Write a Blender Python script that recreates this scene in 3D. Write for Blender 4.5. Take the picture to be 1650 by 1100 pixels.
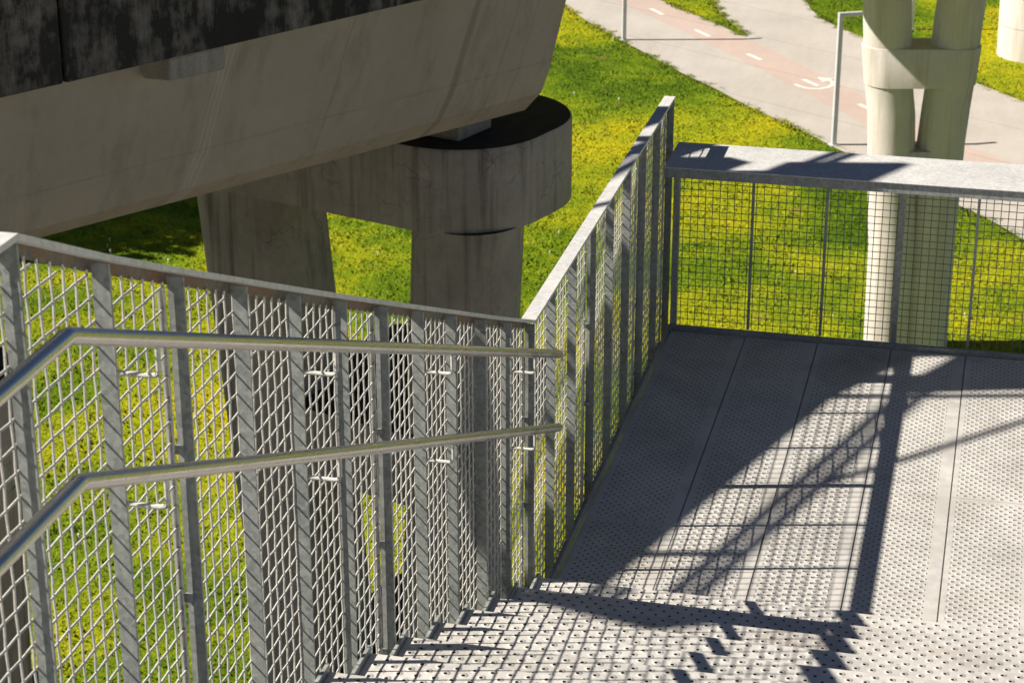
import bpy, math, random
import numpy as np
from mathutils import Vector, Matrix
from mathutils.geometry import tessellate_polygon
random.seed(7); RNG = np.random.default_rng(7)
for o in list(bpy.data.objects): bpy.data.objects.remove(o)
S = bpy.context.scene
COL = S.collection

# ------------------------------------------------------------------ camera
F_PX, PITCH, YAW, ROLL = 3442.276, 0.38221, 0.23378, -0.00073
CAM = Vector((2.1132, -13.7435, 5.5081))
fwd = Vector((-math.sin(YAW)*math.cos(PITCH), math.cos(YAW)*math.cos(PITCH), -math.sin(PITCH)))
rt0 = Vector((math.cos(YAW), math.sin(YAW), 0)); up0 = rt0.cross(fwd)
rt = math.cos(ROLL)*rt0 + math.sin(ROLL)*up0; up = -math.sin(ROLL)*rt0 + math.cos(ROLL)*up0
cd = bpy.data.cameras.new('camera'); cam = bpy.data.objects.new('camera', cd); COL.objects.link(cam)
m = Matrix((rt, up, -fwd)).transposed().to_4x4(); m.translation = CAM; cam.matrix_world = m
cd.sensor_fit = 'HORIZONTAL'; cd.sensor_width = 36; cd.lens = F_PX/1650*36
cd.clip_start = 0.1; cd.clip_end = 3000
cd.dof.use_dof = True; cd.dof.focus_distance = 9.6; cd.dof.aperture_fstop = 9.0
S.camera = cam

# ------------------------------------------------------------------ world and sun
SUN_EL = math.radians(43.0); SUN_HEAD = math.radians(76.0)      # heading (from +Y towards +X) the light travels
w = bpy.data.worlds.new('World'); S.world = w; w.use_nodes = True
nt = w.node_tree; bg = nt.nodes['Background']
sky = nt.nodes.new('ShaderNodeTexSky'); sky.sky_type = 'NISHITA'; sky.sun_disc = False
sky.sun_elevation = SUN_EL; sky.sun_rotation = SUN_HEAD + math.pi; sky.air_density = 0.38; sky.dust_density = 0.25; sky.ozone_density = 0.6
nt.links.new(sky.outputs[0], bg.inputs[0]); bg.inputs[1].default_value = 0.05
sd = bpy.data.lights.new('sun', 'SUN'); sd.energy = 5.0; sd.angle = math.radians(0.55); sd.color = (1.0, 0.915, 0.79)
so = bpy.data.objects.new('sun', sd); COL.objects.link(so)
ld = Vector((math.sin(SUN_HEAD)*math.cos(SUN_EL), math.cos(SUN_HEAD)*math.cos(SUN_EL), -math.sin(SUN_EL)))
so.rotation_euler = ld.to_track_quat('-Z', 'Y').to_euler(); so.location = (-40, -20, 40)
S.view_settings.view_transform = 'Standard'; S.view_settings.look = 'None'
S.view_settings.exposure = 0.66; S.view_settings.gamma = 1.0; S.view_settings.use_curve_mapping = False
S.render.engine = 'CYCLES'

# ------------------------------------------------------------------ material helpers
class NT:
    def __init__(s, name):
        s.m = bpy.data.materials.new(name); s.m.use_nodes = True; s.t = s.m.node_tree
        s.b = s.t.nodes['Principled BSDF']; s.co = s.t.nodes.new('ShaderNodeTexCoord')
        s.geo = s.t.nodes.new('ShaderNodeNewGeometry')
    def n(s, typ, **k):
        o = s.t.nodes.new(typ)
        for a, v in k.items(): setattr(o, a, v)
        return o
    def l(s, a, b): s.t.links.new(a, b)
    def put(s, sock, v):
        if isinstance(v, (int, float)): sock.default_value = v
        elif isinstance(v, tuple): sock.default_value = v if len(v) == len(sock.default_value) else (*v, 1)
        else: s.l(v, sock)
    def math(s, op, a, b=None, c=None, clamp=False):
        o = s.n('ShaderNodeMath', operation=op, use_clamp=clamp); s.put(o.inputs[0], a)
        if b is not None: s.put(o.inputs[1], b)
        if c is not None: s.put(o.inputs[2], c)
        return o.outputs[0]
    def map(s, src='Object', scale=(1, 1, 1), rot=(0, 0, 0), loc=(0, 0, 0)):
        o = s.n('ShaderNodeMapping'); s.l(s.geo.outputs['Position'] if src == 'World' else s.co.outputs[src], o.inputs[0])
        o.inputs['Scale'].default_value = scale; o.inputs['Rotation'].default_value = rot; o.inputs['Location'].default_value = loc
        return o.outputs[0]
    def noise(s, vec, scale=5, detail=4, rough=.55, dist=0):
        o = s.n('ShaderNodeTexNoise'); s.l(vec, o.inputs['Vector']); o.inputs['Scale'].default_value = scale
        o.inputs['Detail'].default_value = detail; o.inputs['Roughness'].default_value = rough; o.inputs['Distortion'].default_value = dist
        return o.outputs['Fac']
    def voro(s, vec, scale, feature='F1', out='Distance', rnd=1):
        o = s.n('ShaderNodeTexVoronoi', feature=feature); s.l(vec, o.inputs['Vector']); o.inputs['Scale'].default_value = scale
        o.inputs['Randomness'].default_value = rnd
        return o.outputs[out]
    def ramp(s, fac, *stops, interp='LINEAR'):
        o = s.n('ShaderNodeValToRGB'); s.l(fac, o.inputs[0]); cr = o.color_ramp; cr.interpolation = interp
        while len(cr.elements) < len(stops): cr.elements.new(.5)
        for e, (p, c) in zip(cr.elements, stops):
            e.position = p; e.color = (*c, 1) if isinstance(c, tuple) else (c, c, c, 1)
        return o.outputs[0]
    def mix(s, f, a, b, mode='MIX'):
        o = s.n('ShaderNodeMix', data_type='RGBA', blend_type=mode); s.put(o.inputs[0], f); s.put(o.inputs[6], a); s.put(o.inputs[7], b)
        return o.outputs[2]
    def bump(s, h, strength=.3, dist=.02):
        o = s.n('ShaderNodeBump'); s.l(h, o.inputs['Height']); o.inputs['Strength'].default_value = strength; o.inputs['Distance'].default_value = dist
        s.l(o.outputs[0], s.b.inputs['Normal'])
    def set(s, **k):
        for a, v in k.items(): s.put(s.b.inputs[a.replace('_', ' ')], v)
        return s.m

def steel(name, lo, hi, metal=.35, rust=.0, rough=.46):
    t = NT(name); v = t.map('World')
    sp = t.voro(v, 55, out='Color'); sp = t.n('ShaderNodeSeparateColor'); vo = t.n('ShaderNodeTexVoronoi'); t.l(v, vo.inputs[0]); vo.inputs['Scale'].default_value = 60
    t.l(vo.outputs['Color'], sp.inputs[0])
    n1 = t.noise(v, 3.5, 6, .65); n2 = t.noise(t.map('World', (40, 40, 6)), 1, 3)
    f = t.math('ADD', t.math('MULTIPLY', sp.outputs[0], .28), t.math('ADD', t.math('MULTIPLY', n1, .5), t.math('MULTIPLY', n2, .3)))
    c = t.ramp(f, (.3, lo), (.8, hi))
    if rust:
        r = t.math('MULTIPLY', t.noise(v, 34, 6, .7), t.noise(v, 5, 3))
        c = t.mix(t.ramp(r, (.22, 0.0), (.33, .9)), c, (.21, .115, .055))
    t.bump(t.noise(v, 180, 2), .12, .004)
    return t.set(Base_Color=c, Metallic=metal, Roughness=t.ramp(n1, (.3, rough - .08), (.7, rough + .12)))
M_STEEL = steel('galvanised_steel', (.20, .22, .215), (.43, .455, .445), .1)
M_FLANGE = steel('rusted_galvanised_steel', (.11, .10, .09), (.23, .21, .185), .1, 1.0, .6)
M_WIRE = steel('galvanised_wire', (.50, .49, .455), (.76, .745, .69), .1)
M_FWIRE = steel('dull_welded_wire', (.10, .115, .12), (.20, .215, .22), .3)
M_SHELF = steel('galvanised_sheet', (.50, .51, .51), (.78, .775, .77), .1)

t = NT('stainless_tube'); v = t.map('World')
sc = t.noise(t.map('World', (220, 4, 220)), 1, 3)
M_TUBE = t.set(Base_Color=t.ramp(sc, (.3, (.52, .49, .455)), (.7, (.66, .63, .59))), Metallic=1.0, Roughness=t.ramp(t.noise(v, 6), (.3, .24), (.7, .36)))

def plate(name, a, b, k):
    """galvanised plate, punched holes with raised rims on a staggered grid (UV in metres)"""
    t = NT(name); sep = t.n('ShaderNodeSeparateXYZ'); t.l(t.co.outputs['UV'], sep.inputs[0]); u, vv = sep.outputs[0], sep.outputs[1]
    def d(off):
        x = t.math('MULTIPLY', t.math('SUBTRACT', t.math('FRACT', t.math('ADD', t.math('DIVIDE', u, a), off)), .5), a)
        y = t.math('MULTIPLY', t.math('SUBTRACT', t.math('FRACT', t.math('ADD', t.math('DIVIDE', vv, b), off)), .5), b)
        return t.math('SQRT', t.math('ADD', t.math('MULTIPLY', x, x), t.math('MULTIPLY', y, y)))
    dd = t.math('MINIMUM', d(0.0), d(.5))
    at = t.n('ShaderNodeAttribute', attribute_name='perforated')
    hole = t.math('MULTIPLY', t.ramp(t.math('DIVIDE', dd, .03*k), (.21, 1.0), (.27, 0.0)), at.outputs['Fac'])
    rim = t.math('MULTIPLY', t.ramp(t.math('DIVIDE', dd, .03*k), (.18, .0), (.30, 1.0), (.62, 0.0)), at.outputs['Fac'])
    W = t.map('World'); n1 = t.noise(W, 1.6, 6, .6); n2 = t.noise(W, 14, 5, .65); n3 = t.noise(W, 90, 3)
    c = t.ramp(t.math('ADD', t.math('MULTIPLY', n1, .6), t.math('MULTIPLY', n2, .4)), (.3, (.45, .44, .42)), (.55, (.65, .635, .61)), (.75, (.77, .755, .73)))
    st = t.math('MULTIPLY', t.ramp(t.noise(W, 1.1, 4, .6), (.54, 0.0), (.72, 1.0)), t.ramp(n2, (.35, .1), (.65, .9)))
    c = t.mix(t.math('MULTIPLY', st, .6), c, (.21, .15, .105))
    c = t.mix(t.math('MULTIPLY', t.ramp(t.noise(W, 5, 5, .7), (.6, 0.0), (.72, 1.0)), .55), c, (.74, .735, .72))
    c = t.mix(t.math('MULTIPLY', t.ramp(t.noise(W, 26, 3, .6), (.68, 0.0), (.76, 1.0)), .5), c, (.24, .12, .05))
    c = t.mix(hole, c, (.012, .011, .010))
    h = t.math('ADD', t.math('MULTIPLY', rim, 1.0), t.math('MULTIPLY', n3, .06))
    h = t.math('SUBTRACT', h, t.math('MULTIPLY', hole, 1.2))
    t.bump(h, .75, .006)
    return t.set(Base_Color=c, Metallic=.2, Roughness=t.ramp(n2, (.3, .42), (.7, .6)))
M_PLATE = plate('punched_floor_plate', .052, .064, .8)
M_TREAD = plate('punched_tread_plate', .068, .084, 1.0)

def concrete(name, lo, hi, streak=.5, black=0.0, top=0.0, crack=0.0, sat=(.055, .047, .035), lime=False):
    t = NT(name); v = t.map('World')
    n1 = t.noise(v, .9, 5, .6); n2 = t.noise(v, 9, 6, .65); n3 = t.noise(v, 60, 3, .7)
    c = t.ramp(t.math('ADD', t.math('MULTIPLY', n1, .6), t.math('ADD', t.math('MULTIPLY', n2, .28), t.math('MULTIPLY', n3, .12))), (.32, lo), (.68, hi))
    sv = t.noise(t.map('World', (11, 11, .55)), 1, 5, .62, .25); sv2 = t.noise(t.map('World', (3.1, 3.1, .25)), 1, 4, .6)
    c = t.mix(t.math('MULTIPLY', t.ramp(t.math('MULTIPLY', sv, sv2), (.25, 0.0), (.40, 1.0)), streak), c, sat)
    c = t.mix(t.math('MULTIPLY', t.ramp(t.noise(t.map('World', (16, 16, .3), loc=(3, 1, 7)), 1, 4, .6), (.60, 0.0), (.74, 1.0)), .35), c, hi)
    if black:
        bf = t.math('ADD', t.math('MULTIPLY', t.noise(t.map('World', (5, 5, 1.1)), 1, 6, .7), .7), t.math('MULTIPLY', n2, .4))
        bf = t.math('ADD', bf, t.math('MULTIPLY', t.math('SUBTRACT', t.noise(t.map('World', (.5, .5, 1.6), loc=(1.3, .4, .2)), 1, 3), .5), .5))
        c = t.mix(t.math('MULTIPLY', t.ramp(bf, (.40, 0.0), (.60, 1.0)), black), c, (.016, .0145, .0135))
        c = t.mix(t.math('MULTIPLY', t.ramp(t.voro(v, 42), (.0, 1.0), (.28, 0.0)), .55), c, (.012, .011, .010))
    if crack:
        wv = t.n('ShaderNodeVectorMath', operation='ADD'); t.l(v, wv.inputs[0]); no = t.n('ShaderNodeTexNoise'); t.l(v, no.inputs[0]); no.inputs['Scale'].default_value = 5
        sc_ = t.n('ShaderNodeVectorMath', operation='SCALE'); t.l(no.outputs['Color'], sc_.inputs[0]); sc_.inputs['Scale'].default_value = .2; t.l(sc_.outputs[0], wv.inputs[1])
        e = t.voro(wv.outputs[0], 4.3, 'DISTANCE_TO_EDGE')
        cf = t.math('MULTIPLY', t.ramp(e, (.004, 1.0), (.022, 0.0)), t.ramp(t.noise(v, 1.7, 3), (.5, 0.0), (.58, 1.0)))
        c = t.mix(t.math('MULTIPLY', cf, crack), c, (.03, .025, .02))
    if lime:      # run-off marks across the web, measured along the girder
        sep = t.n('ShaderNodeSeparateXYZ'); t.l(t.map('World', (1, 1, 1), (0, 0, math.radians(29.7)), (0, 0, 0)), sep.inputs[0]); px = sep.outputs[1]
        AL0 = 3.84*.4956 + 2.19*.8686
        al = t.math('ADD', t.math('ADD', px, AL0), t.math('MULTIPLY', t.math('SUBTRACT', sep.outputs[2], 1.3), -.14))
        wob = t.math('MULTIPLY', t.math('SUBTRACT', t.noise(t.map('World', (2, 2, 1.2)), 1, 3), .5), .12)
        al = t.math('ADD', al, wob)
        def band(c0, w0): return t.ramp(t.math('DIVIDE', t.math('ABSOLUTE', t.math('SUBTRACT', al, c0)), w0), (.45, 1.0), (1.0, 0.0))
        lines = t.ramp(t.math('ABSOLUTE', t.math('SUBTRACT', t.math('FRACT', t.math('MULTIPLY', al, 22)), .5)), (.10, 1.0), (.38, 0.0))
        c = t.mix(t.math('MULTIPLY', t.math('MULTIPLY', band(2.02, .10), lines), .5), c, (.62, .57, .52))
        c = t.mix(t.math('MULTIPLY', band(2.02, .11), .2), c, (.62, .57, .52))
        c = t.mix(t.math('MULTIPLY', band(4.55, .05), .4), c, (.17, .14, .12))
        for c0 in (5.05, 5.3, 3.2): c = t.mix(t.math('MULTIPLY', band(c0, .012), .22), c, (.14, .11, .09))
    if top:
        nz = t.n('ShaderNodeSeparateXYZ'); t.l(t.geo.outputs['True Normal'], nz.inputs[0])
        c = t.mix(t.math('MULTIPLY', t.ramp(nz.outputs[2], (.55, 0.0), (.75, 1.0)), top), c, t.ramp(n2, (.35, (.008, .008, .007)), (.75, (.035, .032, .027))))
    t.bump(t.math('ADD', t.math('MULTIPLY', n3, .5), t.math('MULTIPLY', n2, .5)), .35, .02)
    return t.set(Base_Color=c, Roughness=.9)
M_GIRDER = concrete('board_smooth_concrete', (.42, .37, .31), (.54, .48, .41), .30, sat=(.22, .18, .145), lime=True)
M_FASCIA = concrete('algae_black_fascia_concrete', (.16, .145, .125), (.42, .375, .325), .5, .96)
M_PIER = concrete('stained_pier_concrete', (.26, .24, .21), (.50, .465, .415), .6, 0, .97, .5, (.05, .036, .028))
M_PIER2 = concrete('cream_pier_concrete', (.61, .565, .53), (.75, .70, .66), .40, 0, .3, 0, (.36, .28, .19))
M_BLOCK = concrete('rough_pad_concrete', (.36, .33, .28), (.55, .51, .45), .4, .2)

def grass_nodes(t):
    v = t.map('World', (1, 1, 0))
    a = t.noise(v, .13, 3, .5, .6); b = t.noise(v, .5, 4, .6, .3); c_ = t.noise(v, 2.6, 4, .7)
    f = t.math('ADD', t.math('MULTIPLY', a, .58), t.math('ADD', t.math('MULTIPLY', b, .30), t.math('MULTIPLY', c_, .12)))
    c = t.ramp(f, (.40, (.075, .15, .004)), (.47, (.17, .26, .006)), (.54, (.36, .39, .008)), (.62, (.53, .475, .008)))
    c = t.mix(t.math('MULTIPLY', t.ramp(t.noise(v, .75, 3, .6), (.66, 0.0), (.74, 1.0)), .55), c, (.33, .21, .08))
    return v, c
t = NT('meadow_ground'); v, c = grass_nodes(t); t.bump(t.noise(v, 11, 4, .75), .9, .12)
c = t.mix(t.math('MULTIPLY', t.ramp(t.noise(v, 7, 4, .7), (.38, 1.0), (.52, 0.0)), .45), c, (.05, .085, .004))
M_GROUND = t.set(Base_Color=c, Roughness=1.0, Specular_IOR_Level=.1)
t = NT('grass_blade'); v, c = grass_nodes(t); rn = t.n('ShaderNodeAttribute', attribute_name='tone')
c = t.mix(rn.outputs['Fac'], t.mix(.24, c, (.06, .11, .002)), t.mix(.18, c, (.58, .60, .02)))
gn = t.n('ShaderNodeVectorMath', operation='MULTIPLY_ADD'); t.l(t.geo.outputs['Normal'], gn.inputs[0]); gn.inputs[1].default_value = (.35, .35, .2); gn.inputs[2].default_value = (0, 0, 1)
nn = t.n('ShaderNodeVectorMath', operation='NORMALIZE'); t.l(gn.outputs[0], nn.inputs[0]); t.l(nn.outputs[0], t.b.inputs['Normal'])
M_BLADE = t.set(Base_Color=c, Roughness=.7, Specular_IOR_Level=.25)
t = NT('clover_flower'); M_FLOWER = t.set(Base_Color=(.75, .74, .66), Roughness=.8)

def pathmat(name, lo, hi, joint=True):
    t = NT(name); v = t.map('World', (1, 1, 1))
    f = t.math('ADD', t.math('MULTIPLY', t.noise(t.map('World', (1, 1, 1)), .35, 5, .6), .5), t.math('ADD', t.math('MULTIPLY', t.noise(t.map('World', (3.2, .5, 1), (0, 0, math.radians(-34))), 1, 4, .6), .25), t.math('MULTIPLY', t.noise(v, 14, 4, .7), .25)))
    c = t.ramp(f, (.34, lo), (.66, hi))
    if joint:
        mp = t.map('World', (1, 1, 1), (0, 0, math.radians(33))); sp = t.n('ShaderNodeSeparateXYZ'); t.l(mp, sp.inputs[0])
        j = t.math('ABSOLUTE', t.math('SUBTRACT', t.math('FRACT', t.math('DIVIDE', sp.outputs[1], 3.2)), .5))
        c = t.mix(t.math('MULTIPLY', t.ramp(j, (.006, .35), (.014, 0.0)), 1.0), c, (.2, .18, .16))
    t.bump(t.noise(v, 60, 3), .2, .01)
    return t.set(Base_Color=c, Roughness=.9)
M_PATH = pathmat('pale_path_concrete', (.38, .35, .32), (.50, .47, .435))
M_RED = pathmat('faded_red_lane', (.43, .335, .295), (.51, .415, .37))
t = NT('road_marking_paint'); M_PAINT = t.set(Base_Color=t.ramp(t.noise(t.map('World'), 9, 4), (.35, (.60, .585, .56)), (.6, (.76, .75, .72))), Roughness=.7)
t = NT('grey_lamp_paint'); M_POLE = t.set(Base_Color=t.ramp(t.noise(t.map('World'), 4), (.3, (.56, .57, .60)), (.7, (.64, .65, .68))), Roughness=.45, Metallic=.1)
t = NT('rubber_pad'); M_RUBBER = t.set(Base_Color=(.03, .03, .03), Roughness=.8)
t = NT('lamp_lens'); M_LENS = t.set(Base_Color=(.55, .55, .52), Roughness=.3)
t = NT('tree_bark'); M_BARK = t.set(Base_Color=(.11, .08, .055), Roughness=.95)
t = NT('tree_leaf'); M_LEAF = t.set(Base_Color=t.ramp(t.noise(t.map('World'), 2.5, 3), (.35, (.035, .065, .012)), (.65, (.09, .13, .02))), Roughness=.6)

# ------------------------------------------------------------------ mesh helpers
class MB:
    def __init__(s): s.v = []; s.f = []; s.uv = None
    def quadring(s, a, b):
        n = len(a); i = len(s.v); s.v += a + b
        for k in range(n): s.f.append((i+k, i+(k+1) % n, i+n+(k+1) % n, i+n+k))
        return i
    def box(s, x0, x1, y0, y1, z0, z1):
        i = len(s.v); s.v += [(x0,y0,z0),(x1,y0,z0),(x1,y1,z0),(x0,y1,z0),(x0,y0,z1),(x1,y0,z1),(x1,y1,z1),(x0,y1,z1)]
        s.f += [(i,i+3,i+2,i+1),(i+4,i+5,i+6,i+7),(i,i+1,i+5,i+4),(i+1,i+2,i+6,i+5),(i+2,i+3,i+7,i+6),(i+3,i,i+4,i+7)]
        return s
    def hexa(s, p):      # 8 points: bottom ring 0-3, top ring 4-7
        i = len(s.v); s.v += [tuple(q) for q in p]
        s.f += [(i,i+3,i+2,i+1),(i+4,i+5,i+6,i+7),(i,i+1,i+5,i+4),(i+1,i+2,i+6,i+5),(i+2,i+3,i+7,i+6),(i+3,i,i+4,i+7)]
        return s
    def tube(s, pts, r, n=8, cap=True):
        pts = [Vector(p) for p in pts]; rings = []
        for k, p in enumerate(pts):
            a = (pts[k]-pts[k-1]).normalized() if k else None; b = (pts[k+1]-pts[k]).normalized() if k < len(pts)-1 else None
            d = (a+b).normalized() if a and b else (a or b)
            ref = Vector((0,0,1)) if abs(d.z) < .9 else Vector((1,0,0))
            x = d.cross(ref).normalized(); y = x.cross(d)
            st = 1/max(.5, d.dot(b if b else a))
            rings.append([p + x*math.cos(2*math.pi*q/n)*r*st + y*math.sin(2*math.pi*q/n)*r for q in range(n)] if False else
                         [p + x*math.cos(2*math.pi*q/n)*r + y*math.sin(2*math.pi*q/n)*r for q in range(n)])
        i = len(s.v)
        for R in rings: s.v += [tuple(q) for q in R]
        for k in range(len(rings)-1):
            for q in range(n):
                a = i+k*n+q; b = i+k*n+(q+1) % n
                s.f.append((a, b, b+n, a+n))
        if cap: s.f.append(tuple(range(i+n-1, i-1, -1))); s.f.append(tuple(i+(len(rings)-1)*n+q for q in range(n)))
        return s
    def loft(s, rings, cap=True):
        n = len(rings[0]); i = len(s.v)
        for R in rings: s.v += [tuple(q) for q in R]
        for k in range(len(rings)-1):
            for q in range(n):
                a = i+k*n+q; b = i+k*n+(q+1) % n
                s.f.append((a, b, b+n, a+n))
        if cap: s.f.append(tuple(range(i+n-1, i-1, -1))); s.f.append(tuple(i+(len(rings)-1)*n+q for q in range(n)))
        return s
    def mesh(s, name, mat, smooth=False, bevel=0):
        me = bpy.data.meshes.new(name); me.from_pydata([tuple(q) for q in s.v], [], s.f); me.update()
        me.materials.append(mat)
        if smooth:
            me.shade_smooth(); me.set_sharp_from_angle(angle=math.radians(38))
        return me
    def build(s, name, mat, parent=None, smooth=False, bevel=0):
        o = bpy.data.objects.new(name, s.mesh(name, mat, smooth)); COL.objects.link(o)
        if parent: o.parent = parent
        if bevel:
            md = o.modifiers.new('bevel', 'BEVEL'); md.width = bevel; md.segments = 2; md.limit_method = 'ANGLE'
        return o
def tag(o, label=None, cat=None, group=None, kind=None):
    for k, v in (('label', label), ('category', cat), ('group', group), ('kind', kind)):
        if v: o[k] = v
    return o
def empty(name, loc, label, cat, group=None):
    o = bpy.data.objects.new(name, None); COL.objects.link(o); o.location = loc; o.empty_display_size = .2
    return tag(o, label, cat, group)
def adopt(o, p):          # parent keeping world position
    o.parent = p; o.matrix_parent_inverse = Matrix.Translation(p.location).inverted(); return o
def fixall(root):
    for c in list(bpy.data.objects):
        if c.parent == root: c.matrix_parent_inverse = Matrix.Translation(root.location).inverted()
def copy_tree(o, off, parent=None):
    c = o.copy(); COL.objects.link(c)
    if parent is None: c.location = Vector(o.location) + Vector(off)
    else: c.parent = parent; c.matrix_parent_inverse = Matrix.Translation(parent.location).inverted(); c.location = Vector(o.location)+Vector(off)
    return c
def polysheet(name, pts, z, mat, parent=None, thick=.0):
    tris = tessellate_polygon([[Vector((x, y, 0)) for x, y in pts]])
    b = MB(); b.v = [(x, y, z) for x, y in pts]
    for a, c, d in tris:
        p, q, r = Vector(b.v[a]), Vector(b.v[c]), Vector(b.v[d])
        b.f.append((a, c, d) if (q-p).cross(r-p).z > 0 else (a, d, c))
    return b.build(name, mat, parent)

# ------------------------------------------------------------------ ground and paths
ZG = -12.5
g = MB(); g.v = [(-900,-900,ZG),(900,-900,ZG),(900,900,ZG),(-900,900,ZG)]; g.f = [(0,1,2,3)]
ground = tag(g.build('ground', M_GROUND), kind='structure')
t = NT('warm_bounce_ground'); pv = t.map('World')
M_BOUNCE = t.set(Base_Color=t.ramp(t.noise(pv, .8, 5, .6), (.3, (.25, .21, .16)), (.7, (.34, .29, .225))), Roughness=.9)
g = MB(); g.v = [(.5,-120,ZG+.02),(120,-120,ZG+.02),(120,10.5,ZG+.02),(.5,10.5,ZG+.02)]; g.f = [(0,1,2,3)]
tag(g.build('bounce_ground', M_BOUNCE), kind='structure')  # unseen sheet, added to bounce warm light onto girder and pier
t = NT('dark_bounce_ground'); av = t.map('World')
M_LOW_BOUNCE = t.set(Base_Color=t.ramp(t.noise(av, 1.5, 6, .7), (.3, (.04, .038, .036)), (.7, (.07, .066, .062))), Roughness=.9)
g = MB(); g.v = [(-90,-120,ZG+.02),(.496,-120,ZG+.02),(.496,10.5,ZG+.02),(-90,10.5,ZG+.02)]; g.f = [(0,1,2,3)]
tag(g.build('road', M_LOW_BOUNCE), kind='structure')  # unseen dark sheet, added to cut bounce on the left pier leg
low = [(-26,80.5),(-14.29,63.16),(-13.49,61.59),(-12.63,60.21),(-11.07,57.93),(-9.34,55.52),(-8.25,53.94),(-7.0,52.41),(-5.77,50.66),(-4.63,49.28),(-3.55,47.96),(-2.59,46.61),(1.03,42.13),(1.77,41.29),(2.37,40.39),(2.89,39.56),(9,31),(22,13)]
upe = [(25,27),(12,42),(2.69,52.95),(1.2,54.89),(-.82,57.35),(-2.91,60.22),(-4.03,61.74),(-4.69,62.86),(-5.17,64.26),(-5.49,65.75),(-6.2,82)]
isl = [(-10.4,82),(-8.84,64.96),(-8.3,62.81),(-7.62,61.19),(-6.84,59.67),(-7.06,59.52),(-8.29,61.23),(-9.69,62.89),(-10.88,64.48),(-21.5,80.5)]
PATH = low + upe + isl
path = tag(polysheet('path', PATH, ZG+.035, M_PATH), kind='structure')
redL = [(-24.6,80),(-12.58,64.09),(-10.33,61.24),(-8.16,58.25),(-5.71,54.87),(-4.03,52.42),(-1.91,49.23),(2.4,43.4),(6,38.6),(20,19)]
redR = [(22.5,21),(7.5,40.5),(2.8,45.88),(1.18,47.62),(-2.16,52.33),(-3.31,54.14),(-5.09,56.6),(-7.05,59.43),(-9.09,62.02),(-10.91,64.40),(-22,79.9)]
lane = tag(polysheet('cycle_lane', redL + redR, ZG+.040, M_RED), kind='structure')
def strip(a, b, wd, name):
    a = Vector((*a, 0)); b = Vector((*b, 0)); d = (b-a).normalized(); n = Vector((-d.y, d.x, 0))*wd/2
    return polysheet(name, [(p.x, p.y) for p in (a+n, b+n, b-n, a-n)], ZG+.045, M_PAINT, lane)
for a, b in (((-10.87,62.82),(-10.26,61.95)),((-8.77,59.96),(-8.13,59.08)),((-6.52,56.95),(-5.95,56.23)),((-2.31,51.48),(-1.80,50.78)),((-4.32,54.06),(-3.76,53.33)),((.0,48.6),(.6,47.8)),((-12.97,65.7),(-12.4,64.85))):
    strip(a, b, .17, 'lane_dash')
cv = [(-4.51,53.39),(-4.3,53.12),(-4.02,52.96),(-3.69,53.0),(-3.44,53.25),(-3.33,53.58),(-3.34,53.9),(-3.47,54.10)]
inn = []; out = []
for i, p in enumerate(cv):
    a = Vector((*cv[max(0, i-1)], 0)); b = Vector((*cv[min(len(cv)-1, i+1)], 0)); d = (b-a).normalized(); n = Vector((-d.y, d.x, 0))*.075
    out.append((p[0]-n.x, p[1]-n.y)); inn.append((p[0]+n.x, p[1]+n.y))
tip = [(-3.32,54.32),(-3.90,54.42),(-3.66,53.80)]
polysheet('turn_arrow_curve', out + inn[::-1], ZG+.045, M_PAINT, lane)
polysheet('turn_arrow_head', tip, ZG+.049, M_PAINT, lane)

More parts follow.
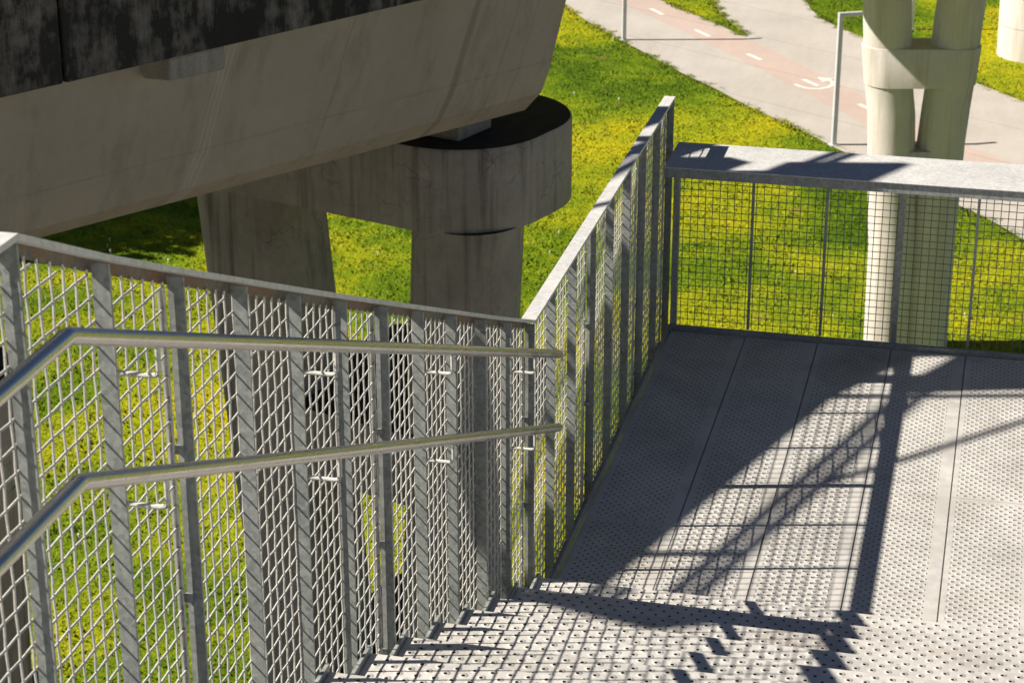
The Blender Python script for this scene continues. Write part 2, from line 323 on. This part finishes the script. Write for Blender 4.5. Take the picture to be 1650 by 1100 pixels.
def inside(P, pts):
    P = np.asarray(P); x, y = pts[:, 0], pts[:, 1]; c = np.zeros(len(pts), bool); j = len(P)-1
    for i in range(len(P)):
        xi, yi = P[i]; xj, yj = P[j]
        c ^= ((yi > y) != (yj > y)) & (x < (xj-xi)*(y-yi)/(yj-yi+1e-12)+xi); j = i
    return c
def grass():
    N = 330000
    y = 9 + RNG.random(N)**.85*72; xr = 2.0 + (y+13.7)*.06 + 2.5; xl = 2.1 - (y+13.7)*.53 - 2
    x = xl + (xr-xl)*RNG.random(N); pts = np.stack([x, y], 1)
    k = ~inside(PATH, pts); pts = pts[k]; n = len(pts)
    ed = []
    for E_ in (low, upe, isl):
        for (xa, ya), (xb, yb) in zip(E_[:-1], E_[1:]):
            L_ = math.hypot(xb-xa, yb-ya)
            if L_ < 18:
                q = RNG.random(int(L_*420)); wob = .10*np.sin(q*L_*5.1)+.06*np.sin(q*L_*13.0)
                ex = xa+(xb-xa)*q; ey = ya+(yb-ya)*q; off = RNG.normal(size=len(q))*.09+wob*.8
                ed.append(np.stack([ex-(yb-ya)/L_*off, ey+(xb-xa)/L_*off], 1))
    pts = np.concatenate([pts]+ed); n = len(pts)
    cl = np.sin(pts[:,0]*3.1+np.sin(pts[:,1]*2.3)*1.7)*np.sin(pts[:,1]*2.7+np.sin(pts[:,0]*1.9)*1.5)
    h = (.03 + .05*RNG.random(n))*(1 + .55*cl); wd = .012 + .017*RNG.random(n)
    a = RNG.random(n)*2*np.pi; lx, ly = (RNG.random(n)-.5)*.14, (RNG.random(n)-.5)*.14
    V = np.zeros((n*3, 3)); V[0::3] = np.stack([pts[:,0]-np.cos(a)*wd, pts[:,1]-np.sin(a)*wd, np.full(n, ZG)], 1)
    V[1::3] = np.stack([pts[:,0]+np.cos(a)*wd, pts[:,1]+np.sin(a)*wd, np.full(n, ZG)], 1)
    V[2::3] = np.stack([pts[:,0]+lx, pts[:,1]+ly, ZG+h], 1)
    me = bpy.data.meshes.new('grass'); me.vertices.add(n*3); me.vertices.foreach_set('co', V.ravel())
    me.loops.add(n*3); me.loops.foreach_set('vertex_index', np.arange(n*3)); me.polygons.add(n)
    me.polygons.foreach_set('loop_start', np.arange(n)*3); me.polygons.foreach_set('loop_total', np.full(n, 3)); me.update()
    at = me.attributes.new('tone', 'FLOAT', 'POINT'); at.data.foreach_set('value', np.repeat(RNG.random(n), 3))
    me.materials.append(M_BLADE); o = bpy.data.objects.new('grass', me); COL.objects.link(o)
    tag(o, 'short yellow green meadow grass below the steps', 'grass', kind='stuff')
    b = MB()
    for q in range(150):
        yy = 12 + random.random()*50; xx = 2.1-(yy+13.7)*.5 + random.random()*((yy+13.7)*.52+2)
        if inside(PATH, np.array([[xx, yy]]))[0]: continue
        r = .012+.02*random.random(); z = ZG+.1
        i = len(b.v); b.v += [(xx-r,yy,z),(xx,yy-r,z),(xx+r,yy,z),(xx,yy+r,z),(xx,yy,z+r),(xx,yy,z-.11)]
        b.f += [(i,i+1,i+4),(i+1,i+2,i+4),(i+2,i+3,i+4),(i+3,i,i+4),(i+1,i,i+5),(i+2,i+1,i+5),(i+3,i+2,i+5),(i,i+3,i+5)]
    o = b.build('clover_flowers', M_FLOWER); tag(o, 'tiny white clover flowers dotted through the meadow grass', 'flowers', kind='stuff')
grass()

# ------------------------------------------------------------------ concrete viaduct overhead on the left
VA = Vector((-3.84, -2.19, 0)); VH = Vector((.4956, .8686, 0)); VN = Vector((-.8686, .4956, 0))
HN = math.radians(18.5); VH0 = Vector((math.sin(HN), math.cos(HN), 0)); VN0 = Vector((-VH0.y, VH0.x, 0))
VM = (VN+VN0).normalized(); VM = VM/VM.dot(VN)
def vp(al, o, z):       # viaduct coordinates: along, inward from the deck edge, height
    if al >= 0:
        return VA + VH*al + (VM*o if al == 0 else VN*o) + Vector((0, 0, z))
    return VA + VH0*al + VN0*o + Vector((0, 0, z))
WID = 11.0
via = empty('viaduct', VA + Vector((0, 0, 2.0)), 'massive concrete road viaduct with black stained fascia, crossing at the upper left', 'viaduct')
def girder():
    b = MB(); rings = []
    for al in (-16, -8, 0, 1.5, 3, 4.5, 5.68, 5.76):
        a2 = max(al, -2); zb = .72-.022*a2; zc = 1.17-.012*a2; k = .0 if al < 5.7 else .07
        pr = [(.32+k, 2.05), (.60+k, zc), (.596+k, zc-.008), (.715+k, zc-.30), (.90+k, zb+.02), (1.02+k, zb), (WID-1.0-k, zb), (WID-.6-k, zc), (WID-.32-k, 2.05)]
        rings.append([vp(al, o, z) for o, z in pr])
    b.loft(rings); return b.build('box_girder', M_GIRDER, via, smooth=False)
girder()
def sweep(als, prof, name, mat, parent, bevel=0):
    b = MB(); b.loft([[vp(al, o, z) for o, z in prof] for al in als]); return b.build(name, mat, parent, bevel=bevel)
sweep((-16, 0, 5.9, 34), [(.10, 2.06), (WID-.1, 2.06), (WID-.1, 2.62), (.10, 2.62)], 'deck_slab', M_GIRDER, via)
for a, c in ((-16, -8.02), (-8.0, 0.47), (.49, 8.2), (8.22, 16), (16.02, 24), (24.02, 34)):
    als = (a, 0, c) if a < 0 < c else (a, c)
    sweep(als, [(0, 2.03), (.0985, 2.03), (.0985, 3.1), (0, 3.1)], 'fascia_panel', M_FASCIA, via, .012)
sweep((-16, 0, 1.32), [(.02, 3.104), (.3, 3.104), (.24, 4.90), (.06, 4.90)], 'parapet', M_FASCIA, via)
sweep((1.34, 34), [(.02, 3.104), (.3, 3.104), (.24, 4.36), (.06, 4.36)], 'parapet', M_FASCIA, via)
def upright(poly, name, o=.15, th=.03):
    b = MB(); b.loft([[vp(a, o+d, z) for a, z in poly] for d in (-th, th)]); return b.build(name, M_STEEL, via)
upright([(.04, 5.30), (1.22, 5.26), (1.18, 6.02), (.10, 6.08)], 'shadow_board')  # unseen board, added and shaped to shade the far landing and shelf
for a in (.3, .9): upright([(a, 4.905), (a+.06, 4.905), (a+.06, 5.25), (a, 5.25)], 'shadow_board_strut')  # supports for the added board
upright([(-3.93, 4.905), (-4.12, 4.905), (-4.20, 5.5), (-4.62, 6.1), (-4.86, 6.6), (-4.74, 7.05), (-4.33, 7.05), (-4.02, 6.0)], 'shadow_blade')  # unseen plate, outline shaped to cast the broad band across the treads
b = MB(); b.tube([vp(-1.55, .15, 5.53), vp(-.02, .15, 6.64)], .03, 8); b.build('shadow_rod', M_STEEL, via, True)  # unseen rod, added to cast a slanting shadow line on the landing
b = MB(); b.tube([vp(-.02, .15, 4.905), vp(-.02, .15, 6.66)], .035, 8); b.build('shadow_rod_post', M_STEEL, via, True)  # upright for the added rod
sweep((-16, 0, 34), [(WID-.3, 2.624), (WID-.02, 2.624), (WID-.06, 4.0), (WID-.24, 4.0)], 'parapet', M_FASCIA, via)
for z in (5.375, 5.505):
    b = MB(); b.tube([vp(al, .15, z) for al in (-16, -8, 0, 10, 34)], .035, 10); b.build('guard_rail', M_STEEL, via, True)
for al in range(-15, 34, 3):
    p = vp(al+.4, .15, 0); b = MB(); b.box(p.x-.03, p.x+.03, p.y-.03, p.y+.03, 4.895 if al < 1 else 4.355, 5.48); b.build('rail_post', M_STEEL, via)
# broken pad cast under the fascia
b = MB(); b.loft([[vp(al, o, z) for o, z in ((.03, 2.028), (.04, 1.87-(al-1.3)*.02), (.34, 1.83), (.40, 2.028))] for al in (1.33, 1.36, 1.55, 1.74, 1.80)])
b.build('drip_pad', M_BLOCK, via, bevel=.02)
fixall(via)

# twin leg pier under the viaduct
PE = Vector((.947, -.321, 0)); PW = Vector((.321, .947, 0))
def pu(u, s, z): return PE*u + PW*s + Vector((0, 0, z))
def rrect(u0, u1, s0, s1, r, n=8):
    pts = []
    for cu, cs, a0 in ((u1-r[0], s0+r[0], -90), (u1-r[1], s1-r[1], 0), (u0+r[2], s1-r[2], 90), (u0+r[3], s0+r[3], 180)):
        rr = r[{-90: 0, 0: 1, 90: 2, 180: 3}[a0]]
        for k in range(n+1):
            a = math.radians(a0 + 90*k/n); pts.append((cu+rr*math.cos(a), cs+rr*math.sin(a)))
    return pts
def pier(name, label, off=Vector((0, 0, 0)), ls=2.55, cr=.50):
    p = empty(name, pu(-4.08, 2.4, ZG)+off, label, 'bridge pier', 'piers under the viaduct')
    b = MB(); pl = rrect(-5.95, -2.56, 1.59, 3.55, (.76, .85, .5, .5), 12)
    b.loft([[pu(u, s, z)+off for u, s in pl] for z in (-.31, -.305, .15)] + [[pu(-4.25+(u+4.25)*.9992, 2.57+(s-2.57)*.9988, .156)+off for u, s in pl]] + [[pu(u, s, z)+off for u, s in pl] for z in (.162, .40)] + [[pu(-4.08+(u+4.08)*.992, 2.58+(s-2.58)*.988, .42)+off for u, s in pl]])
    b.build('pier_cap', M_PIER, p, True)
    for u0, u1, r, lean in ((-5.88, -4.93, .10, .10), (-3.57, -2.60, .46, -.05)):
        rr = rrect(u0, u1, 1.64, ls, (r, r, r, r) if r > .2 else (r, r, .3, .3), 8); rings = []
        for z in (-.30, -2, -4, -6, -8, -12.6):
            sh = lean*min(5.6, -z-.3); rings.append([pu(u+sh, s, z)+off for u, s in rr])
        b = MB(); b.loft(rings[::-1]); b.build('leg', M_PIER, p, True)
    for z0, z1 in ((-2.95, -2.26), (-5.75, -5.05), (-8.6, -7.9)):
        b = MB(); rr = rrect(-5.1, -3.30, 1.66, 3.85, (.08,)*4, 3); b.loft([[pu(u, s, z)+off for u, s in rr] for z in (z0, z1)])
        b.build('tie_beam', M_PIER, p, True)
    b = MB(); b.box(-.26, .26, -.3, .3, 0, 1); hx = [pu(-3.30+x*.42, 2.16+y*.42, z)+off for z in (.421, .60) for x, y in ((-.6,-.6),(.6,-.6),(.6,.6),(-.6,.6))]
    b = MB().hexa(hx); b.build('bearing_plinth', M_BLOCK, p, bevel=.015)
    hx = [pu(-3.30+x*.3, 2.16+y*.3, z)+off for z in (.603, .68) for x, y in ((-.6,-.6),(.6,-.6),(.6,.6),(-.6,.6))]
    MB().hexa(hx).build('bearing_pad', M_RUBBER, p)
    fixall(p); return p
pier('twin_leg_pier', 'brown stained twin leg pier with cracked rounded cap under the viaduct')
pier('twin_leg_pier', 'dim pier at the left edge, seen through the nearest mesh panel', VH0*-6.86, 3.35)

# ------------------------------------------------------------------ far piers beside the path with the road deck they carry
def cyl_ring(c, r, n=28): return [Vector((c[0]+r*math.cos(2*math.pi*k/n), c[1]+r*math.sin(2*math.pi*k/n), c[2])) for k in range(n)]
def far_pier():
    p = empty('cream_pier', (.4, 31.2, ZG), 'pale cream pier with two round legs clasped by a collar, beside the path', 'bridge pier')
    L = [(-.60,-2.6),(-.449,-4.98),(-.36,-6.2),(-.24,-7.0),(-.189,-7.8),(-.03,-10),(.0,-12.6)]
    R = [(1.19,-2.6),(1.02,-4.9),(.95,-6.2),(.89,-6.9),(.84,-7.7),(.80,-10),(.80,-12.6)]
    for P_, r, yy in ((L, .51, 31.2), (R, .51, 31.5)):
        b = MB(); b.loft([cyl_ring((x, yy, z), r, 32) for x, z in P_[::-1]]); b.build('leg', M_PIER2, p, True)
    def stad(xl, xr, r, z, n=14):
        pts = []
        for k in range(n+1): a = math.radians(-90+180*k/n); pts.append(Vector((xr+r*math.cos(a), 31.5+r*math.sin(a), z)))
        for k in range(n+1): a = math.radians(90+180*k/n); pts.append(Vector((xl+r*math.cos(a), 31.2+r*math.sin(a), z)))
        return pts
    for (z1, xl1, xr1), (z0, xl0, xr0), nm in (((-5.52,-.42,1.0),(-6.36,-.33,.94),'collar'),((-7.78,-.19,.84),(-8.5,-.13,.82),'tie_block')):
        b = MB(); r = .535 if nm == 'collar' else .44; b.loft([stad(xl0, xr0, r, z0), stad(xl1, xr1, r, z1-.02), stad(xl1, xr1, r-.015, z1)]); b.build(nm, M_PIER2, p, True)
    b = MB(); b.loft([stad(-.8, 1.35, .75, -2.9), stad(-1.0, 1.55, .8, -2.1)]); b.build('pier_head', M_PIER2, p, True)
    fixall(p)
    p3 = empty('drum_pier', (2.95, 59.2, ZG), 'round cream pier drum at the top right corner beyond the path', 'bridge pier')
    for z0, z1, r0, r1, nm in ((ZG-.1, -11.42, 1.26, 1.28, 'drum'), (-11.405, -2.1, 1.28, 1.5, 'shaft')):
        b = MB(); b.loft([cyl_ring((2.95, 59.2, z0), r0, 40), cyl_ring((2.95, 59.2, z1), r1, 40)]); b.build(nm, M_PIER2, p3, True)
    fixall(p3)
    d = empty('road_deck', (1.6, 45, -2), 'road deck carried by the cream piers above the path', 'bridge deck')
    e = Vector((.0905, .9959, 0)); n = Vector((.9959, -.0905, 0)); o = Vector((.4, 31.2, 0))
    prof = [(-1.2,-2.05),(1.2,-2.05),(3.6,-1.5),(3.6,-.6),(-4.7,-.6),(-4.7,-1.6)]
    b = MB(); b.loft([[o+e*al+n*x+Vector((0,0,z)) for x, z in prof] for al in (-6, 60)]); b.build('deck_girder', M_PIER2, d)
    for sx in (-4.65, 3.55):
        k = .25 if sx < 0 else -.25; b = MB(); pr = [(sx,-.598),(sx+k,-.598),(sx+k*.7,.35),(sx+k*.2,.35)]; b.loft([[o+e*al+n*x+Vector((0,0,z)) for x, z in pr] for al in (-6, 60)]); b.build('parapet', M_PIER2, d)
    fixall(d)
far_pier()

# ------------------------------------------------------------------ path lamps
def lamp(x, y, label):
    p = empty('path_lamp', (x, y, ZG), label, 'street lamp', 'path lamps')
    H = 3.95; hd = math.radians(62); d = Vector((math.sin(hd), math.cos(hd), 0)); n = Vector((d.y, -d.x, 0)); c = Vector((x, y, ZG)); w_ = .068
    def bx(a0, a1, z0, z1, ww): return [c + d*a + n*s + Vector((0, 0, z)) for z in (z0, z1) for a, s in ((a0,-ww),(a0,ww),(a1,ww),(a1,-ww))]
    MB().hexa(bx(-w_, w_, .0, H, w_)).build('post', M_POLE, p, bevel=.01)
    MB().hexa(bx(w_+.002, .66, H-.11, H-.003, w_*.95)).build('arm', M_POLE, p, bevel=.01); arm = bpy.data.objects[-1] if False else [o for o in bpy.data.objects if o.parent == p and o.name.startswith('arm')][0]
    MB().hexa(bx(.2, .6, H-.118, H-.1105, w_*.7)).build('lens', M_LENS, arm)
    MB().hexa(bx(-.13, .13, .0, .05, .13)).build('base_plate', M_POLE, p)
    fixall(p)
lamp(-10.96, 57.96, 'tall grey path lamp with its top cut off, by the far grass edge')
lamp(-2.66, 46.91, 'grey right angled path lamp with full arm, left of the cream pier')
lamp(-1.35, 61.9, 'grey path lamp seen between the two legs of the cream pier')

# ------------------------------------------------------------------ landing and steps
XI = -.06; XR = 4.56; CURB = -.035
def platebox(name, x0, x1, y0, y1, z0, z1, mat, parent, u0=0, marg=(.03, .075), ym=(.02, .03)):
    """plate with a perforated field and plain margins; UV in metres; attribute marks the field"""
    xs = [x0, x0+marg[0], x1-marg[1], x1]; ys = [y0, y0+ym[0], y1-ym[1], y1]
    b = MB(); vals = []; uvs = []
    for j in range(3):
        for i in range(3):
            k = len(b.v); b.v += [(xs[i],ys[j],z1),(xs[i+1],ys[j],z1),(xs[i+1],ys[j+1],z1),(xs[i],ys[j+1],z1)]
            b.f.append((k,k+1,k+2,k+3)); vals.append(1.0 if i == 1 and j == 1 else 0.0)
    k = len(b.v); b.v += [(x0,y0,z0),(x1,y0,z0),(x1,y1,z0),(x0,y1,z0),(x0,y0,z1),(x1,y0,z1),(x1,y1,z1),(x0,y1,z1)]
    b.f += [(k,k+3,k+2,k+1),(k,k+1,k+5,k+4),(k+1,k+2,k+6,k+5),(k+2,k+3,k+7,k+6),(k+3,k,k+4,k+7)]; vals += [0.0]*5
    me = b.mesh(name, mat); uv = me.uv_layers.new(name='uv')
    for lp in me.loops: co = me.vertices[lp.vertex_index].co; uv.data[lp.index].uv = (co.x-x0+u0, co.y-y0)
    at = me.attributes.new('perforated', 'FLOAT', 'FACE'); at.data.foreach_set('value', vals)
    o = bpy.data.objects.new(name, me); COL.objects.link(o); o.parent = parent; return o
Y1 = -4.084; RUN = .488; RISE = .201; NT_ = 12
land = empty('landing', (2.2, -2.2, -.3), 'perforated steel landing at the foot of the steps', 'landing')
for k in range(9):
    x0 = .5*k+.004 if k else CURB+.012; x1 = .5*(k+1)-.004
    cuts = {0: [-2.93], 1: [-.70], 4: [-2.2], 6: [-1.4]}.get(k, [])
    ys = [Y1-.32] + cuts + [.035]
    for a, c in zip(ys[:-1], ys[1:]):
        platebox('floor_panel', x0, x1, a+(.002 if a in cuts else 0), c-(.002 if c in cuts else 0), -.012, 0.0015*((k*7) % 3), M_PLATE, land)
for k in range(1, 9): MB().box(.5*k-.03, .5*k+.03, Y1-.3, .03, -.022, -.0125).build('seam_bar', M_STEEL, land)
MB().box(CURB-.014, CURB, Y1+.01, .05, -.10, .045).build('kick_plate', M_STEEL, land, bevel=.003)
MB().box(CURB-.014, 4.5, .052, .085, -.12, .035).build('kick_plate', M_STEEL, land, bevel=.003)
MB().box(4.5, 4.514, Y1+.01, .05, -.10, .045).build('kick_plate', M_STEEL, land, bevel=.003)
for y in (-3.6, -2.4, -1.2, -.1): MB().box(CURB+.02, 4.48, y-.04, y+.04, -.24, -.02).build('joist', M_STEEL, land)
for x in (-.10, 4.53): MB().box(x-.02, x+.02, -4.35, .06, -.36, -.10).build('edge_beam', M_STEEL, land)
for x, y in ((1.2, -2.2), (3.3, -2.2)): MB().tube([(x, y, ZG), (x, y, -.245)], .16, 20).build('support_column', M_STEEL, land, True)
fixall(land)

stair = empty('staircase', (2.2, -6.5, .8), 'broad flight of punched steel treads descending to the landing', 'staircase')
for k in range(NT_):
    y = Y1-RUN*k; z = .203+RISE*k; deep = RUN+.05 if k < NT_-1 else 3.8
    o = platebox('tread' if k < NT_-1 else 'upper_landing_plate', CURB-.002, 4.5, y-deep, y, z-.006, z, M_TREAD, stair, u0=(k*.037) % .08, marg=(.02, .02), ym=(.02, .022))
    MB().box(CURB-.002, 4.5, y-.006, y-.0005, z-RISE+.02, z-.0065).build('riser', M_STEEL, stair)
    MB().box(CURB-.019, CURB-.004, y-min(deep, RUN+.02), y+.012, z-.16, z+.028).build('side_plate', M_STEEL, stair, bevel=.002)
for x in (-.10, 4.53):
    b = MB(); p = [(x-.02, Y1-.3, -.36), (x+.02, Y1-.3, -.36), (x+.02, Y1-RUN*11, 1.95), (x-.02, Y1-RUN*11, 1.95), (x-.02, Y1-.3, -.10), (x+.02, Y1-.3, -.10), (x+.02, Y1-RUN*11, 2.2), (x-.02, Y1-RUN*11, 2.2)]
    b.hexa(p); b.build('stringer', M_STEEL, stair)
for x in (1.2, 3.3): MB().tube([(x, -11.2, ZG), (x, -11.2, 2.38)], .16, 20).build('support_column', M_STEEL, stair, True)
fixall(stair)

# ------------------------------------------------------------------ side balustrade: fins, woven wire, coping, handrails
FS = [(-9.497,3.914),(-9.011,3.693),(-8.532,3.487),(-8.048,3.283),(-7.569,3.081),(-7.090,2.880),(-6.606,2.679),(-6.112,2.474),(-5.608,2.266),(-5.106,2.058),(-4.604,1.852),(-4.110,1.653)]
FL = [(-3.62+.539*i, 1.653) for i in range(8)]
UPW = [(-9.98, 3.914), (-10.47, 3.914), (-10.96, 3.914), (-11.45, 3.914), (-11.94, 3.914), (-12.43, 3.914)]
FW, CW, CT = .054, .074, .017
def ztop(y):
    if y >= FS[-1][0]: return 1.653
    if y <= FS[0][0]: return 3.914
    for (a, za), (b, zb) in zip(FS[:-1], FS[1:]):
        if a <= y <= b: return za + (zb-za)*(y-a)/(b-a)
def zbot(y):
    if y > Y1: return -.30
    if y < Y1-RUN*11: return 2.05
    return .203 + (Y1-y)/RUN*RISE - .42
def weave(y0, y1, X, sg, c=.0675, r=.0038):
    """crimped woven wire filling the panel between y0 and y1 under the coping"""
    b = MB(); A = .0014
    def wire(P_, r):
        n = 5; i0 = len(b.v); L = len(P_)
        for k, p in enumerate(P_):
            d = Vector(P_[min(k+1, L-1)])-Vector(P_[max(k-1, 0)]); d.normalize()
            x = Vector((1, 0, 0)); y = d.cross(x)
            for q in range(n): a = 2*math.pi*q/n; w_ = Vector(p)+x*math.cos(a)*r+y*math.sin(a)*r; b.v.append((w_.x, w_.y, w_.z))
        for k in range(L-1):
            for q in range(n): a = i0+k*n+q; e = i0+k*n+(q+1) % n; b.f.append((a, e, e+n, a+n))
    ny = int((y1-y0)/c); oy = (y1-y0-ny*c)/2
    cols = [y0+oy+c*k for k in range(ny+1)]
    for i, y in enumerate(cols):
        zt = ztop(y)-.047; zb = zbot(y)+.02; k0 = math.floor(zb/(c/2)); pts = []
        for k in range(k0, int(zt/(c/2))+1):
            z = k*c/2; pts.append((X+(A*(1 if (i+k//2) % 2 else -1) if k % 2 == 0 else 0)*1.0, y, z))
        pts.append((X, y, zt)); wire(pts, r)
    zmin = min(zbot(y0), zbot(y1)); zmax = max(ztop(y0), ztop(y1))
    for k in range(math.ceil(zmin/c), int(zmax/c)+1):
        z = k*c; pts = []
        st = c/2; j = 0
        yy = y0+oy-c/2
        while yy <= y1+1e-6:
            yc = min(max(yy, y0), y1)
            if zbot(yc)+.02 <= z <= ztop(yc)-.058:
                i = round((yy-y0-oy)/c*2); pts.append((X-(A*(1 if (i//2+k) % 2 else -1) if i % 2 == 0 else 0), yc, z))
            elif len(pts) > 1: wire(pts, r); pts = []
            else: pts = []
            yy += st
        if len(pts) > 1: wire(pts, r)
    return b
def balustrade(name, label, xi, sg, cat='balustrade'):
    """sg = +1: fins reach outwards to -X (left side); -1 mirrored"""
    p = empty(name, (xi-sg*.03, -4.1, 0), label, cat, 'stair balustrades')
    X = lambda a: xi - sg*a        # a = distance outwards from inner edge
    def bx(a0, a1, *r): b = MB(); b.box(min(X(a0), X(a1)), max(X(a0), X(a1)), *r); return b
    fins = [(y, z) for y, z in FS] + FL + UPW
    joints = {FS[2][0], FS[6][0], FS[11][0], FL[2][0], FL[5][0], FL[7][0], UPW[2][0], UPW[5][0]}
    for y, z in fins:
        zt = min(ztop(y-.004), ztop(y+.004))-CT-.002
        tl = .0055; f = MB().hexa([(X(a), y+d*.0045-tl*(1-a/FW), z_) for z_ in (zbot(y)-.1, zt-.004) for a, d in ((.004, -1), (.004, 1), (FW, 1), (FW, -1))][::1])
        fp = f.build('fin_post', M_STEEL, p)
        if y in joints:
            jb = bx(FW+.0045, FW+.012, y-.052, y-.014, zbot(y), zt-.03).build('clamp_bar', M_WIRE, p)
            for zz in np.arange(zbot(y)+.35, zt-.2, .48):
                q = bx(FW-.022, FW+.004, y-.024, y-.0047, zz, zz+.022); q.build('clamp_lug', M_STEEL, fp)
    # woven wire panels between the joints
    js = sorted(joints | {-9.497-2.95})
    js = sorted(set([round(j, 4) for j in js]))
    for a, c in zip(js[:-1], js[1:]):
        o = weave(a+.008, c-.016, X(FW+.001-.0), sg).build('wire_mesh', M_WIRE, p, True); tag(o, kind='stuff')
    # coping: flat plate with an outer flange
    def cope(seg, nm):
        b = MB(); fl = MB()
        for (ya, za), (yb, zb) in zip(seg[:-1], seg[1:]): pass
        b.loft([[(X(a), y, z-t_) for a, t_ in ((0, CT), (CW, CT), (CW, 0), (0, 0))][::int(sg)] for y, z in seg])
        cp = b.build('coping', M_SHELF, p)
        fl.loft([[(X(a), y, z-t_) for a, t_ in ((FW+.0065, .053), (FW+.012, .053), (FW+.012, CT+.0005), (FW+.0065, CT+.0005))][::int(sg)] for y, z in seg])
        fl.build('coping_flange', M_FLANGE, cp)
    cope([(-12.6, 3.914)] + [(-9.50, 3.914)], 'upper'); cope([(-9.499, 3.914)] + FS[1:], 'stair'); cope([(FS[-1][0]+.0005, 1.653), (.16, 1.653)], 'landing')
    # handrails on rod brackets
    hx = X(-.11); T0 = (-9.513, 3.678); T1 = (-4.075, 1.468); sl = (T0[1]-T1[1])/(T1[0]-T0[0])
    for dz, y1 in ((0, -4.075), (-.395, -4.062)):
        z0 = T0[1]+(dz if dz == 0 else -.374); ze = 1.468 if dz == 0 else 1.061
        b = MB(); b.tube([(hx, -12.6, z0), (hx, T0[0]-.012, z0), (hx, T0[0]+.01, z0-.006), (hx, y1, ze)], .0218, 20)
        hr = b.build('handrail', M_TUBE, p, True)
        for yi in (UPW[1][0], UPW[4][0], FS[1][0], FS[4][0], FS[7][0], FS[10][0]):
            zr = z0 if yi < T0[0] else z0+(ze-z0)*(yi-T0[0])/(y1-T0[0])
            zz = zr-.105; rod = [(X(.004), yi, zz), (hx-sg*.02, yi, zz), (hx-sg*.006, yi, zz+.004), (hx, yi, zz+.016), (hx, yi, zr-.02)]
            MB().tube(rod, .0078, 8).build('bracket', M_WIRE, hr, True)
    fixall(p); return p
balustrade('balustrade', 'galvanised balustrade of fin posts and woven wire down the left side of the steps', XI, 1)
balustrade('balustrade', 'matching galvanised balustrade on the right side of the steps, beyond the picture edge', XR, -1)

# ------------------------------------------------------------------ low parapet fence across the far end of the landing
def far_fence():
    p = empty('parapet_fence', (2.2, 0, 0), 'low square mesh fence with a wide steel shelf, closing the far end of the landing', 'fence')
    y = .10; zt = 1.215
    for k, x in enumerate([-.02] + [.5*i+.005 for i in range(1, 9)] + [4.47]):
        if k in (0, 3, 6, 9): MB().box(x-.022, x+.022, y-.02, y+.03, -.11, zt).build('post', M_STEEL, p, bevel=.004)
        else: MB().box(x-.0095, x+.0095, y-.012, y+.004, .036, zt).build('mullion', M_STEEL, p)
    for a in range(3):
        xa = .5*3*a + (.005 if a else -.02); xb = .5*3*(a+1)+.005 if a < 2 else 4.47
        b = MB(); x = xa+.025+.022
        while x < xb-.024: b.tube([(x, y+.008, .03), (x, y+.008, zt)], .0028, 5, False); x += .05
        z = .07
        while z < zt-.02: b.tube([(xa+.02, y+.014, z), (xb-.02, y+.014, z)], .0028, 5, False); z += .05
        tag(b.build('wire_mesh', M_FWIRE, p, True), kind='stuff')
    # shelf: folded sheet with front and back fascia
    x0, x1 = XI+.012, 4.49; ya, yb = -.31, .285; z = 1.30
    MB().box(x0, x1, ya, yb, z-.008, z).build('shelf_plate', M_SHELF, p, bevel=.003)
    MB().box(x0, x1, ya+.012, ya+.024, z-.075, z-.009).build('fascia', M_STEEL, p)
    MB().box(x0, x1, yb-.024, yb-.012, z-.075, z-.009).build('fascia', M_STEEL, p)
    for x in [.25+.75*i for i in range(6)]: MB().box(x-.004, x+.004, ya+.026, yb-.026, z-.07, z-.0095).build('shelf_rib', M_STEEL, p)
    MB().box(x0, x1, y-.018, y+.032, zt+.002, zt+.03).build('top_rail', M_STEEL, p)
    fixall(p)
far_fence()

# ------------------------------------------------------------------ tree beyond the left edge whose shade falls on the meadow
def tree(x, y, h, R, label):
    p = empty('meadow_tree', (x, y, ZG), label, 'tree')
    b = MB(); b.loft([cyl_ring((x, y, ZG), .32, 12), cyl_ring((x+.05, y, ZG+h*.3), .24, 12), cyl_ring((x+.1, y-.05, ZG+h*.75), .1, 12)])
    for k in range(9):
        a = k*2.4; z0 = ZG+h*(.3+.04*k); b.tube([(x+.05, y, z0), (x+math.cos(a)*R*.5, y+math.sin(a)*R*.5, z0+h*.14), (x+math.cos(a)*R*.85, y+math.sin(a)*R*.85, z0+h*.2)], .06, 6)
    b.build('trunk', M_BARK, p, True)
    n = 17000; u = RNG.normal(size=(n, 3)); u /= np.linalg.norm(u, axis=1)[:, None]; rr = RNG.random(n)**.4
    lob = 1+.22*np.sin(u[:,0]*5+1)*np.sin(u[:,1]*4)+.15*np.sin(u[:,2]*7)
    c = np.array([x, y, ZG+h*.66]) + u*(rr*lob)[:, None]*np.array([R, R, h*.36])
    a = RNG.normal(size=(n, 3))*.17; d = RNG.normal(size=(n, 3))*.17
    V = np.stack([c-a, c+d, c+a, c-d], 1).reshape(-1, 3)
    me = bpy.data.meshes.new('crown'); me.from_pydata(V.tolist(), [], [(4*i, 4*i+1, 4*i+2, 4*i+3) for i in range(n)]); me.materials.append(M_LEAF)
    o = bpy.data.objects.new('crown', me); COL.objects.link(o); o.parent = p; fixall(p)
tree(-31.5, 34.5, 11, 4.6, 'leafy tree left of the picture, shading the grass under the viaduct')
